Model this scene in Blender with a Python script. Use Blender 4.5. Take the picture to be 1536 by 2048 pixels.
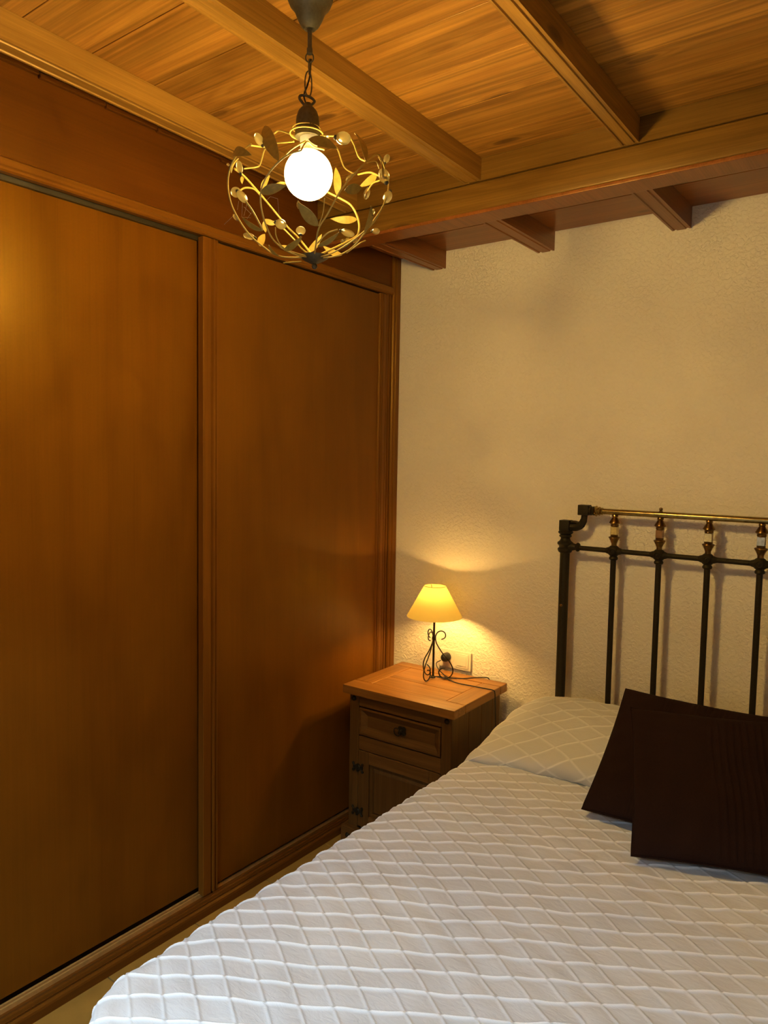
import bpy, bmesh, math, random
import numpy as np
from mathutils import Vector, Matrix, Euler
for o in list(bpy.data.objects): bpy.data.objects.remove(o)
PI = math.pi
scene = bpy.context.scene
col = scene.collection

# ------------------------------------------------------------ camera
YAW, PITCH, ROLL, FPX = -0.63885, -0.07173, 0.01759, 1472.66
CAM = Vector((1.97863, -2.75107, 1.58))
_f = Vector((math.sin(YAW)*math.cos(PITCH), math.cos(YAW)*math.cos(PITCH), math.sin(PITCH)))
_r = Vector((math.cos(YAW), -math.sin(YAW), 0)); _u = _r.cross(_f)
CR = _r*math.cos(ROLL) + _u*math.sin(ROLL); CU = -_r*math.sin(ROLL) + _u*math.cos(ROLL); CF = _f
cd = bpy.data.cameras.new('camera'); cam = bpy.data.objects.new('camera', cd); col.objects.link(cam)
cam.matrix_world = Matrix(((CR.x, CU.x, -CF.x, CAM.x), (CR.y, CU.y, -CF.y, CAM.y), (CR.z, CU.z, -CF.z, CAM.z), (0, 0, 0, 1)))
cd.sensor_fit = 'VERTICAL'; cd.sensor_height = 36; cd.lens = FPX/2048*36; cd.clip_start = .02
scene.camera = cam

# ------------------------------------------------------------ world, daylight, exposure
w = bpy.data.worlds.new('world'); scene.world = w; w.use_nodes = True
bg = w.node_tree.nodes['Background']; bg.inputs[0].default_value = (.55, .75, 1, 1); bg.inputs[1].default_value = .75
def area(name, loc, rot, sx, sy, power, color):
    l = bpy.data.lights.new(name, 'AREA'); l.shape = 'RECTANGLE'; l.size = sx; l.size_y = sy
    l.energy = power; l.color = color
    o = bpy.data.objects.new(name, l); o.location = loc; o.rotation_euler = rot; col.objects.link(o); return o
# daylight falling in through the window of the rear wall
DAY_POWER = 430
area('window_daylight', (1.15, -4.0, 3.05), (math.radians(46), 0, 0), 1.8, 1.3, DAY_POWER, (.60, .81, 1.0))
PENDANT_E = 6900.0
TABLE_E = 8200.0
PSTOPS = [(.0, .55), (.025, .78), (.09, 1.0), (.62, 1.0), (.86, .50), (1.0, .22)]
TSTOPS = [(.0, 1.0), (.64, 1.0), (.80, .30), (.90, .16), (1.0, .10)]
WARM = (1.0, .68, .22)
WARM2 = (1.0, .59, .17)
vs = scene.view_settings
scene.display_settings.display_device = 'sRGB'
vs.view_transform = 'Standard'; vs.look = 'None'; vs.exposure = 0.0; vs.gamma = 1.0; vs.use_curve_mapping = False

# ------------------------------------------------------------ materials
def nm(name):
    m = bpy.data.materials.new(name); m.use_nodes = True
    nt = m.node_tree; b = nt.nodes['Principled BSDF']; return m, nt, b
def N(nt, t, **k):
    n = nt.nodes.new(t)
    for a, v in k.items():
        if a == 'inp':
            for i, x in v.items(): n.inputs[i].default_value = x
        else: setattr(n, a, v)
    return n
def rgba(c): return (c[0], c[1], c[2], 1)
def mixc(nt, fac, a, b, mode='MIX'):
    n = N(nt, 'ShaderNodeMix', data_type='RGBA', blend_type=mode); L = nt.links
    for s, v in ((0, fac), (6, a), (7, b)):
        if hasattr(v, 'default_value') or hasattr(v, 'is_linked'): L.new(v, n.inputs[s])
        elif s == 0: n.inputs[0].default_value = v
        else: n.inputs[s].default_value = rgba(v)
    return n.outputs[2]
def mth(nt, op, a, b=None, c=None):
    n = N(nt, 'ShaderNodeMath', operation=op)
    for i, v in enumerate((a, b, c)):
        if v is None: continue
        if hasattr(v, 'is_linked'): nt.links.new(v, n.inputs[i])
        else: n.inputs[i].default_value = v
    return n.outputs[0]
def ramp(nt, fac, stops, interp='LINEAR'):
    n = N(nt, 'ShaderNodeValToRGB'); cr = n.color_ramp; cr.interpolation = interp
    while len(cr.elements) < len(stops): cr.elements.new(.5)
    for e, (p, c) in zip(cr.elements, stops):
        e.position = p; e.color = rgba(c) if isinstance(c, tuple) else (c, c, c, 1)
    nt.links.new(fac, n.inputs[0]); return n.outputs[0]

def wood(name, light, dark, axis=0, ring=34, tone=.35, band=.5, knots=True, rough=.38, knotc=(.05, .018, .006), coat=0.0, bump=.15, objvar=.2, spec=(1, .72, .35, 1), finec=.66, slev=.5, n1s=(.9, 13, 13), blot0=.82):
    m, nt, b = nm(name); L = nt.links
    tc = N(nt, 'ShaderNodeTexCoord'); oi = N(nt, 'ShaderNodeObjectInfo')
    # random offset for each board
    off = N(nt, 'ShaderNodeCombineXYZ'); r10 = mth(nt, 'MULTIPLY', oi.outputs['Random'], 37.0)
    for i in range(3): L.new(r10, off.inputs[i])
    add = N(nt, 'ShaderNodeVectorMath', operation='ADD'); L.new(tc.outputs['Object'], add.inputs[0]); L.new(off.outputs[0], add.inputs[1])
    sep = N(nt, 'ShaderNodeSeparateXYZ'); L.new(add.outputs[0], sep.inputs[0])
    comb = N(nt, 'ShaderNodeCombineXYZ')
    order = [axis, (axis+1) % 3, (axis+2) % 3]
    for i, a in enumerate(order): L.new(sep.outputs[a], comb.inputs[i])   # comb.x = along the grain
    P = comb.outputs[0]
    def scaled(s):
        mp = N(nt, 'ShaderNodeMapping'); mp.inputs['Scale'].default_value = s; L.new(P, mp.inputs[0]); return mp.outputs[0]
    n1 = N(nt, 'ShaderNodeTexNoise', inp={'Scale': 1.0, 'Detail': 3.0, 'Roughness': .55, 'Distortion': .3}); L.new(scaled(n1s), n1.inputs['Vector'])
    n2 = N(nt, 'ShaderNodeTexNoise', inp={'Scale': 1.0, 'Detail': 4.0, 'Roughness': .7}); L.new(scaled((3.5, 230, 230)), n2.inputs['Vector'])
    n3 = N(nt, 'ShaderNodeTexNoise', inp={'Scale': 1.0, 'Detail': 2.0, 'Roughness': .5}); L.new(scaled((.28, 17, 17)), n3.inputs['Vector'])
    n4 = N(nt, 'ShaderNodeTexNoise', inp={'Scale': 1.0, 'Detail': 4.0, 'Roughness': .6}); L.new(scaled((3, 5, 5)), n4.inputs['Vector'])
    phase = mth(nt, 'MULTIPLY', n1.outputs[0], float(ring))
    if knots:
        vo = N(nt, 'ShaderNodeTexVoronoi', feature='F1', inp={'Scale': 1.0, 'Randomness': 1.0}); L.new(scaled((2.3, 6.5, 6.5)), vo.inputs['Vector'])
        kd = vo.outputs['Distance']
        infl = mth(nt, 'MULTIPLY', mth(nt, 'POWER', 2.718, mth(nt, 'MULTIPLY', kd, -9.0)), 7.0)
        phase = mth(nt, 'ADD', phase, infl)
    s = mth(nt, 'SINE', mth(nt, 'MULTIPLY', phase, 3.0))
    s = mth(nt, 'MULTIPLY_ADD', s, .5, .5); s = mth(nt, 'POWER', s, 1.6)
    c = mixc(nt, mth(nt, 'MULTIPLY', s, tone), light, dark)
    bnd = ramp(nt, n3.outputs[0], [(.36, 1.08), (.46, .52), (.54, 1.0), (.60, .64), (.68, 1.08)])
    c = mixc(nt, band, c, bnd, 'MULTIPLY')
    fine = ramp(nt, n2.outputs[0], [(.35, finec), (.6, 1.08)])
    c = mixc(nt, .6, c, fine, 'MULTIPLY')
    blot = ramp(nt, n4.outputs[0], [(.3, blot0), (.7, 1.1)])
    c = mixc(nt, .5, c, blot, 'MULTIPLY')
    if knots:
        km = ramp(nt, kd, [(.0, 1.0), (.07, .85), (.12, 0.0)])
        c = mixc(nt, mth(nt, 'MULTIPLY', km, .75), c, knotc)
    ov = mth(nt, 'MULTIPLY_ADD', oi.outputs['Random'], objvar*2, 1.0-objvar)
    hsv = N(nt, 'ShaderNodeHueSaturation'); L.new(c, hsv.inputs['Color']); L.new(ov, hsv.inputs['Value'])
    L.new(hsv.outputs[0], b.inputs['Base Color'])
    b.inputs['Roughness'].default_value = rough; b.inputs['Specular Tint'].default_value = spec; b.inputs['Specular IOR Level'].default_value = slev
    b.inputs['Coat Weight'].default_value = coat; b.inputs['Coat Roughness'].default_value = .25
    bp = N(nt, 'ShaderNodeBump', inp={'Strength': bump, 'Distance': .002}); L.new(n2.outputs[0], bp.inputs['Height']); L.new(bp.outputs[0], b.inputs['Normal'])
    return m

M = {}
M['plank'] = wood('pine_planks', (.50, .235, .040), (.26, .095, .014), 0, ring=10, tone=.45, band=.85, objvar=.10)
M['beam_x'] = wood('pine_beam', (.20, .098, .015), (.13, .056, .008), 0, ring=9, tone=.4, band=.45, objvar=.05)
M['rafter'] = wood('pine_rafter', (.37, .19, .034), (.23, .105, .016), 1, ring=12, tone=.4, band=.3, objvar=.05)
M['red_plank'] = wood('varnished_planks', (.30, .095, .020), (.20, .055, .011), 0, ring=9, tone=.35, band=.4, rough=.3, objvar=.08)
M['red_rafter'] = wood('varnished_rafter', (.26, .085, .020), (.18, .052, .011), 1, ring=9, tone=.35, band=.3, knots=False, rough=.32, objvar=.08)
M['veneer'] = wood('wardrobe_veneer', (.165, .058, .004), (.110, .034, .0022), 2, ring=11, tone=.34, band=.10, n1s=(.55, 2.6, 2.6), blot0=.72, knots=False, rough=.35, coat=0, bump=.04, objvar=.02, spec=(1, .62, .10, 1), finec=.94, slev=.42)
M['trim_z'] = wood('wardrobe_trim_upright', (.17, .060, .006), (.11, .034, .003), 2, ring=9, tone=.3, band=.2, knots=False, rough=.38, bump=.05, objvar=.02, finec=.88, spec=(1, .62, .15, 1))
M['trim_y'] = wood('wardrobe_trim_level', (.20, .072, .008), (.12, .040, .004), 1, ring=9, tone=.3, band=.2, knots=False, rough=.38, bump=.05, objvar=.02, finec=.88, spec=(1, .62, .15, 1))
M['header'] = wood('wardrobe_header', (.120, .034, .003), (.09, .024, .002), 1, ring=8, tone=.2, band=.2, knots=False, rough=.48, bump=.04, objvar=.0, finec=.88, spec=(1, .62, .15, 1))
M['plinth'] = wood('dark_plinth', (.125, .042, .005), (.08, .026, .003), 1, ring=9, tone=.3, band=.2, knots=False, rough=.4, bump=.05, objvar=.0, finec=.85, spec=(1, .62, .15, 1))
M['ns_lit_top_x'] = wood('waxed_pine_lit_top', (.33, .145, .032), (.17, .065, .012), 0, ring=9, tone=.5, band=.4, rough=.38, knots=False, objvar=.06)  # lighter copy of the cabinet pine: lamplight on the top put into the colour
M['ns_lit_top_y'] = wood('waxed_pine_lit_top_ends', (.33, .145, .032), (.17, .065, .012), 1, ring=9, tone=.5, band=.4, rough=.38, knots=False, objvar=.06)  # same lamplit tone, grain turned for the end boards
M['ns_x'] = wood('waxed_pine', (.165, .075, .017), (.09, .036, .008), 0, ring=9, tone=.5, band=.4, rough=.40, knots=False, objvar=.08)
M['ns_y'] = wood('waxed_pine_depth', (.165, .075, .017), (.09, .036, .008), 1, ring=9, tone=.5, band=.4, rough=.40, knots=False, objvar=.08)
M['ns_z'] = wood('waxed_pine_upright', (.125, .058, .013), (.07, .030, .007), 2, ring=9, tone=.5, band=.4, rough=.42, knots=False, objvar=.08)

def plain(name, c, rough=.5, metal=0.0, bump=0, bscale=60, var=0, **kw):
    m, nt, b = nm(name); L = nt.links
    b.inputs['Roughness'].default_value = rough; b.inputs['Metallic'].default_value = metal
    for k, v in kw.items(): b.inputs[k.replace('_', ' ')].default_value = v
    tc = N(nt, 'ShaderNodeTexCoord')
    n = N(nt, 'ShaderNodeTexNoise', inp={'Scale': float(bscale), 'Detail': 4.0}); L.new(tc.outputs['Object'], n.inputs['Vector'])
    cr = ramp(nt, n.outputs[0], [(.3, tuple(x*(1-var) for x in c)), (.7, tuple(min(1, x*(1+var)) for x in c))])
    L.new(cr, b.inputs['Base Color'])
    if bump:
        bp = N(nt, 'ShaderNodeBump', inp={'Strength': float(bump), 'Distance': .002}); L.new(n.outputs[0], bp.inputs['Height']); L.new(bp.outputs[0], b.inputs['Normal'])
    return m
def plaster():
    m, nt, b = nm('textured_plaster'); L = nt.links
    tc = N(nt, 'ShaderNodeTexCoord')
    n = N(nt, 'ShaderNodeTexNoise', inp={'Scale': 80.0, 'Detail': 2.0, 'Roughness': .5, 'Distortion': .6}); L.new(tc.outputs['Object'], n.inputs['Vector'])
    n2 = N(nt, 'ShaderNodeTexNoise', inp={'Scale': 2.2, 'Detail': 3.0}); L.new(tc.outputs['Object'], n2.inputs['Vector'])
    c = ramp(nt, n2.outputs[0], [(.3, (.77, .69, .54)), (.7, (.83, .75, .59))])
    L.new(c, b.inputs['Base Color']); b.inputs['Roughness'].default_value = .75; b.inputs['Specular IOR Level'].default_value = .3
    h = ramp(nt, n.outputs[0], [(.38, 0.0), (.66, 1.0)], 'EASE')
    bp = N(nt, 'ShaderNodeBump', inp={'Strength': .6, 'Distance': .0025}); L.new(h, bp.inputs['Height']); L.new(bp.outputs[0], b.inputs['Normal'])
    return m
M['plaster'] = plaster()
M['iron'] = plain('black_iron', (.015, .0125, .007), .55, .0, bump=.25, bscale=220, var=.25, Specular_IOR_Level=.3, Specular_Tint=(1, .8, .5, 1))
M['bronze'] = plain('aged_bronze_grey', (.12, .105, .065), .5, .55, bump=.1, bscale=150, var=.15)
M['leafmetal'] = plain('painted_leaf_metal', (.42, .29, .05), .5, .1, bump=.1, bscale=120, var=.15)
M['stem'] = plain('painted_stem_metal', (.66, .50, .12), .45, .2, bump=.1, bscale=120, var=.1)
M['brass'] = plain('aged_brass', (.34, .25, .09), .24, 1.0, bump=.05, bscale=80, var=.3)
M['brass_dark'] = plain('dark_brass', (.19, .11, .035), .28, 1.0, bump=.05, bscale=80, var=.3)
M['pearl'] = plain('gilt_shell_sleeve', (.72, .56, .22), .22, .35, bump=.1, bscale=90, var=.25)
M['pearl_dark'] = plain('amber_shell_sleeve', (.30, .15, .04), .22, .5, bump=.1, bscale=90, var=.25)
M['pearl_grey'] = plain('grey_shell_sleeve', (.50, .48, .36), .22, .35, bump=.1, bscale=90, var=.25)
M['aluminium'] = plain('gold_highlight_track', (.75, .46, .14), .38, .6, var=.1)  # pendant's gold highlights put into the track's base colour
M['track_dark'] = plain('dark_track_groove', (.02, .014, .01), .6)
M['plate'] = plain('cream_plastic', (.74, .68, .52), .35, var=.02)
M['dark_metal'] = plain('dark_metal', (.045, .034, .018), .4, .3)
M['rubber'] = plain('black_cord', (.010, .009, .008), .45, var=.1)
M['floor_tile'] = plain('sand_tile', (.30, .165, .030), .45, bump=.1, bscale=14, var=.14)
M['grout'] = plain('grout', (.20, .13, .06), .8, var=.1)
M['white_paint'] = plain('white_paint', (.7, .68, .62), .5, var=.02)
M['mattress'] = plain('mattress_ticking', (.7, .68, .64), .8, var=.03)

def emis(name, c, s):
    m, nt, b = nm(name)
    b.inputs['Base Color'].default_value = rgba((.8, .8, .8)); b.inputs['Emission Color'].default_value = rgba(c); b.inputs['Emission Strength'].default_value = s
    return m
M['globe'] = emis('lit_globe_bulb', WARM, 30)
M['tbulb'] = emis('lit_candle_bulb', WARM2, 30)
def bulb_light(name, loc, r, radiance, color, stops, parent=None):
    # LED bulb: stops fade its light in some directions, shaped to dim those areas
    l = bpy.data.lights.new(name, 'POINT'); l.shadow_soft_size = r; l.color = color; l.energy = radiance*4*PI*PI*r*r
    l.use_nodes = True; nt = l.node_tree; em = nt.nodes['Emission']
    g = N(nt, 'ShaderNodeNewGeometry'); sp_ = N(nt, 'ShaderNodeSeparateXYZ'); nt.links.new(g.outputs['Incoming'], sp_.inputs[0])
    cr = ramp(nt, mth(nt, 'MULTIPLY_ADD', sp_.outputs[2], .5, .5), stops)
    nt.links.new(cr, em.inputs['Strength'])
    o = bpy.data.objects.new(name, l); o.location = loc; o.parent = parent; col.objects.link(o); return o
def shade_mat():
    m, nt, b = nm('parchment_shade'); L = nt.links
    out = nt.nodes['Material Output']
    d = N(nt, 'ShaderNodeBsdfDiffuse', inp={0: (.85, .62, .25, 1)}); t = N(nt, 'ShaderNodeBsdfTranslucent', inp={0: (.98, .95, .56, 1)})
    mx = N(nt, 'ShaderNodeMixShader', inp={0: .62}); L.new(d.outputs[0], mx.inputs[1]); L.new(t.outputs[0], mx.inputs[2]); L.new(mx.outputs[0], out.inputs[0])
    return m
M['shade'] = shade_mat()
def glass():
    m, nt, b = nm('clear_bead_glass'); L = nt.links; out = nt.nodes['Material Output']
    b.inputs['Base Color'].default_value = (1, .95, .75, 1); b.inputs['Transmission Weight'].default_value = 1
    b.inputs['Roughness'].default_value = .12; b.inputs['IOR'].default_value = 1.45
    t = N(nt, 'ShaderNodeBsdfTranslucent', inp={0: (.75, .68, .36, 1)})
    mx = N(nt, 'ShaderNodeMixShader', inp={0: .35}); L.new(b.outputs[0], mx.inputs[1]); L.new(t.outputs[0], mx.inputs[2]); L.new(mx.outputs[0], out.inputs[0])
    return m
M['bead'] = glass()
def cloth():
    m, nt, b = nm('white_matelasse'); L = nt.links
    tc = N(nt, 'ShaderNodeTexCoord')
    at = N(nt, 'ShaderNodeAttribute', attribute_name='ridge_highlight')
    n = N(nt, 'ShaderNodeTexNoise', inp={'Scale': 26.0, 'Detail': 5.0, 'Roughness': .62, 'Distortion': .5})
    mp = N(nt, 'ShaderNodeMapping', inp={'Rotation': (0, 0, .6), 'Scale': (1, 2.2, 1)}); L.new(tc.outputs['Object'], mp.inputs[0]); L.new(mp.outputs[0], n.inputs['Vector'])
    n2 = N(nt, 'ShaderNodeTexNoise', inp={'Scale': 600.0, 'Detail': 2.0}); L.new(tc.outputs['Object'], n2.inputs['Vector'])
    c = mixc(nt, at.outputs['Fac'], (.63, .62, .605), (.95, .94, .92)); L.new(c, b.inputs['Base Color'])  # raised cords painted lighter, their lit highlight put into the colour
    b.inputs['Roughness'].default_value = .85; b.inputs['Sheen Weight'].default_value = .15; b.inputs['Specular IOR Level'].default_value = .2
    h = mth(nt, 'MULTIPLY_ADD', n2.outputs[0], .05, mth(nt, 'MULTIPLY', n.outputs[0], 1.0))
    bp = N(nt, 'ShaderNodeBump', inp={'Strength': .45, 'Distance': .004}); L.new(h, bp.inputs['Height']); L.new(bp.outputs[0], b.inputs['Normal'])
    return m
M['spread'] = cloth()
M['cushion'] = plain('dark_brown_cotton', (.0175, .0065, .0042), .9, bump=.35, bscale=420, var=.2, Specular_IOR_Level=.15)

# ------------------------------------------------------------ builders
class MB:
    """collects shapes into one mesh"""
    def __init__(s): s.bm = bmesh.new()
    def box(s, x0, x1, y0, y1, z0, z1, bev=0):
        r = bmesh.ops.create_cube(s.bm, size=1)
        for v in r['verts']:
            v.co = Vector(((x0+x1)/2 + v.co.x*(x1-x0), (y0+y1)/2 + v.co.y*(y1-y0), (z0+z1)/2 + v.co.z*(z1-z0)))
        if bev:
            es = list({e for v in r['verts'] for e in v.link_edges})
            bmesh.ops.bevel(s.bm, geom=es, offset=bev, segments=2 if bev > .002 else 1, affect='EDGES', profile=.7)
        return s
    def prism(s, prof, axis, a0, a1):
        """profile [(u,v)] extruded along axis 0/1/2; u,v are the two other axes in order"""
        def mk(u, v, a):
            return {0: (a, u, v), 1: (u, a, v), 2: (u, v, a)}[axis]
        A = [s.bm.verts.new(mk(u, v, a0)) for u, v in prof]; B = [s.bm.verts.new(mk(u, v, a1)) for u, v in prof]
        n = len(prof)
        for i in range(n): s.bm.faces.new((A[i], A[(i+1) % n], B[(i+1) % n], B[i]))
        s.bm.faces.new(A[::-1]); s.bm.faces.new(B); return s
    def lathe(s, prof, c=(0, 0, 0), seg=24, sq=None, axis='z'):
        """prof [(r,h)] round the axis; seg=4 gives a square section"""
        rings = []
        for r, h in prof:
            ring = []
            for k in range(seg):
                a = 2*PI*k/seg + (PI/4 if seg == 4 else 0)
                p = (max(r, 1e-5)*math.cos(a), max(r, 1e-5)*math.sin(a), h)
                if axis == 'x': p = (p[2], p[0], p[1])
                if axis == 'y': p = (p[0], p[2], p[1])
                ring.append(s.bm.verts.new((c[0]+p[0], c[1]+p[1], c[2]+p[2])))
            rings.append(ring)
        for a, b in zip(rings[:-1], rings[1:]):
            for k in range(seg): s.bm.faces.new((a[k], a[(k+1) % seg], b[(k+1) % seg], b[k]))
        s.bm.faces.new(rings[0][::-1]); s.bm.faces.new(rings[-1]); return s
    def tube(s, pts, r, seg=8, closed=False, smooth=0):
        pts = [Vector(p) for p in pts]
        if smooth: pts = catmull(pts, smooth, closed)
        n = len(pts); rings = []; prev = None
        for i, p in enumerate(pts):
            a = pts[(i-1) % n] if (closed or i > 0) else p; b = pts[(i+1) % n] if (closed or i < n-1) else p
            t = (b-a).normalized()
            if prev is None:
                ref = Vector((0, 0, 1)) if abs(t.z) < .9 else Vector((1, 0, 0)); x = t.cross(ref).normalized()
            else:
                x = (prev - t*prev.dot(t))
                x = x.normalized() if x.length > 1e-6 else t.orthogonal().normalized()
            prev = x; y = t.cross(x); rr = r[i*(len(r)-1)//max(1, n-1)] if isinstance(r, (list, tuple)) else r
            rings.append([s.bm.verts.new(p + (x*math.cos(2*PI*k/seg) + y*math.sin(2*PI*k/seg))*rr) for k in range(seg)])
        m = n if closed else n-1
        for i in range(m):
            a, b = rings[i], rings[(i+1) % n]
            for k in range(seg): s.bm.faces.new((a[k], a[(k+1) % seg], b[(k+1) % seg], b[k]))
        if not closed: s.bm.faces.new(rings[0][::-1]); s.bm.faces.new(rings[-1])
        return s
    def ball(s, c, r, seg=16, scale=(1, 1, 1), rot=None):
        rr = bmesh.ops.create_uvsphere(s.bm, u_segments=seg, v_segments=max(6, seg//2), radius=r)
        for v in rr['verts']:
            q = Vector((v.co.x*scale[0], v.co.y*scale[1], v.co.z*scale[2]))
            if rot is not None: q = rot @ q
            v.co = q + Vector(c)
        return s
    def build(s, name, mat, parent=None, smooth=False, loc=None):
        bmesh.ops.recalc_face_normals(s.bm, faces=s.bm.faces)
        me = bpy.data.meshes.new(name); s.bm.to_mesh(me); s.bm.free()
        if smooth:
            me.shade_smooth()
            try: me.set_sharp_from_angle(angle=math.radians(40))
            except Exception: pass
        me.materials.append(mat if not isinstance(mat, str) else M[mat])
        o = bpy.data.objects.new(name, me); col.objects.link(o)
        if parent is not None: o.parent = parent
        if loc is not None: o.location = loc
        return o
def catmull(P, k, closed=False):
    out = []; n = len(P); rng = n if closed else n-1
    for i in range(rng):
        p1, p2 = P[i], P[(i+1) % n]
        p0 = P[(i-1) % n] if (closed or i > 0) else p1*2-p2
        p3 = P[(i+2) % n] if (closed or i < n-2) else p2*2-p1
        for j in range(k):
            t = j/k
            out.append(.5*((2*p1) + (p2-p0)*t + (2*p0-5*p1+4*p2-p3)*t*t + (3*p1-p0-3*p2+p3)*t**3))
    if not closed: out.append(P[-1])
    return out
def empty(name, loc, rz=0, parent=None):
    o = bpy.data.objects.new(name, None); o.location = loc; o.rotation_euler = (0, 0, rz); o.empty_display_size = .1
    col.objects.link(o); o.parent = parent; return o
def tag(o, label=None, cat=None, group=None, kind=None):
    if label: o['label'] = label
    if cat: o['category'] = cat
    if group: o['group'] = group
    if kind: o['kind'] = kind
    return o
def mesh_np(name, V, F, mat, parent=None, smooth=True):
    me = bpy.data.meshes.new(name); V = np.asarray(V, np.float32); F = np.asarray(F, np.int32)
    me.vertices.add(len(V)); me.vertices.foreach_set('co', V.ravel())
    me.loops.add(F.size); me.loops.foreach_set('vertex_index', F.ravel())
    me.polygons.add(len(F)); me.polygons.foreach_set('loop_start', np.arange(0, F.size, 4, dtype=np.int32))
    me.polygons.foreach_set('loop_total', np.full(len(F), 4, np.int32))
    me.update(calc_edges=True); me.validate()
    if smooth: me.shade_smooth()
    me.materials.append(M[mat]); o = bpy.data.objects.new(name, me); col.objects.link(o); o.parent = parent
    return o
def grid_faces(n, m):
    i = np.arange(n-1)[:, None]*m + np.arange(m-1)[None, :]
    return np.stack([i, i+1, i+m+1, i+m], -1).reshape(-1, 4)

# ------------------------------------------------------------ room shell
RX, RY = 3.15, -3.15          # right wall, rear wall
WX = -.62                    # wall behind the wardrobe
SL = .02                     # slope of the near ceiling
def zc(y): return 2.578 + SL*(-.55 - y)      # underside of the near planks
floor = MB().box(WX, RX, RY, .0, -.06, -.004).build('floor', 'grout'); tag(floor, kind='structure')
tile = None
T = .33
for i in range(int((RX-WX)/T)+1):
    for j in range(int(-RY/T)+1):
        x0 = .02 + (i-2)*T; y1 = -.21 + .33 - j*T
        x1 = min(x0+T, RX); xx0 = max(x0, WX); y0 = max(y1-T, RY); yy1 = min(y1, 0)
        if x1-xx0 < .02 or yy1-y0 < .02: continue
        full = (x1-xx0 > T-.001 and yy1-y0 > T-.001)
        if full and tile is not None:
            o = tile.copy(); col.objects.link(o); o.location = (xx0, y0, -.004)
        else:
            o = MB().box(.002, x1-xx0-.002, .002, yy1-y0-.002, 0, .004, .0008).build('tile', 'floor_tile', floor, loc=(xx0, y0, -.004))
            if full: tile = o
        o.parent = floor
HT = 2.75
tag(MB().box(WX, RX, 0, .12, 0, HT).build('wall_back', 'plaster'), kind='structure')
tag(MB().box(WX-.1, WX, RY, .12, 0, HT).build('wall_left', 'plaster'), kind='structure')
tag(MB().box(RX, RX+.12, RY-.12, .12, 0, HT).build('wall_right', 'plaster'), kind='structure')
W0, W1, WZ0, WZ1 = .45, 1.85, .95, 2.02      # window opening in the rear wall
rw = MB(); rw.box(WX-.1, W0, RY-.12, RY, 0, HT).box(W1, RX, RY-.12, RY, 0, HT).box(W0, W1, RY-.12, RY, 0, WZ0).box(W0, W1, RY-.12, RY, WZ1, HT)
tag(rw.build('wall_rear', 'plaster'), kind='structure')
wf = MB(); f = .05
wf.box(W0, W0+f, RY-.08, RY-.03, WZ0, WZ1).box(W1-f, W1, RY-.08, RY-.03, WZ0, WZ1).box(W0+f, W1-f, RY-.08, RY-.03, WZ0, WZ0+f).box(W0+f, W1-f, RY-.08, RY-.03, WZ1-f, WZ1).box((W0+W1)/2-.03, (W0+W1)/2+.03, RY-.08, RY-.03, WZ0+f, WZ1-f)
tag(wf.build('window_1', 'white_paint'), kind='structure')

# ------------------------------------------------------------ ceiling
ceil = MB().box(WX-.1, RX+.12, RY-.12, .12, 2.70, 2.75).build('ceiling', 'white_paint'); tag(ceil, kind='structure')
YB0, YB1 = -.552, -.462                      # cross beam front and back
rnd = random.Random(4)
# near planks run along X
joints = [-.552, -.690, -.878, -1.068, -1.258, -1.448, -1.635, -1.815, -2.0, -2.19, -2.38, -2.57, -2.76, -2.95, -3.15]
for k in range(len(joints)-1):
    y1, y0 = joints[k]-.0012, joints[k+1]+.0012
    m = MB(); z1, z0 = zc(y1), zc(y0); d = .022; c = .0005
    m.prism([(y0-(y0+y1)/2, z0+c), (y0+c-(y0+y1)/2, z0), (y1-c-(y0+y1)/2, z1), (y1-(y0+y1)/2, z1+c), (y1-(y0+y1)/2, z1+d), (y0-(y0+y1)/2, z0+d)], 0, .0, RX)
    m.build('plank', 'plank', ceil, loc=(0, (y0+y1)/2, 0))
# fascia board between the rafters, above the beam
MB().box(0, RX, -.556, -.52, 2.505, 2.5775, .001).build('fascia_board', 'beam_x', ceil)
# rounded cross beam and its soffit board
prof = []
for (cx, cz, a0) in ((YB0+.006, 2.412+.006, 180), (YB1-.006, 2.412+.006, 270), (YB1-.006, 2.5045-.006, 0), (YB0+.006, 2.5045-.006, 90)):
    for q in range(4):
        a = math.radians(a0+q*30); prof.append((cx+.006*math.cos(a), cz+.006*math.sin(a)))
MB().prism(prof, 0, 0, RX).build('cross_beam', 'beam_x', ceil, smooth=True)
MB().box(0, RX, YB0-.004, YB1+.004, 2.400, 2.4115, .003).build('beam_soffit_board', 'red_rafter', ceil)
# near rafters with a reeded moulding on the underside
def rafter_profile(x0, x1, z0, z1):
    w = x1-x0; g = .0032
    q = [(x0, z1), (x0, z0+g)]
    for u in (.0, .10, .13, .24, .27, .73, .76, .87, .90, 1.0):
        dz = g if u in (.10, .13, .24, .27, .73, .76, .87, .90) and u in (.13, .24, .76, .87) else 0
        q.append((x0+w*u, z0+dz))
    q += [(x1, z0+g), (x1, z1)]
    return q
def rafter(x0, x1, zb, ya, yb, mat, slope, top):
    # ya = end at the beam/wall, yb = other end
    m = MB(); prof = rafter_profile(x0, x1, zb, top)
    A = [m.bm.verts.new((u, ya, v)) for u, v in prof]; B = [m.bm.verts.new((u, yb, v + slope*(ya-yb))) for u, v in prof]
    n = len(prof)
    for i in range(n): m.bm.faces.new((A[i], A[(i+1) % n], B[(i+1) % n], B[i]))
    m.bm.faces.new(A[::-1]); m.bm.faces.new(B)
    return m.build('rafter', mat, ceil)
for x0, x1 in ((.138, .198), (.660, .724), (1.192, 1.243), (1.72, 1.78), (2.24, 2.30), (2.76, 2.82)):
    rafter(x0, x1, 2.5065, -.5565, RY, 'rafter', SL, 2.577)
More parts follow.
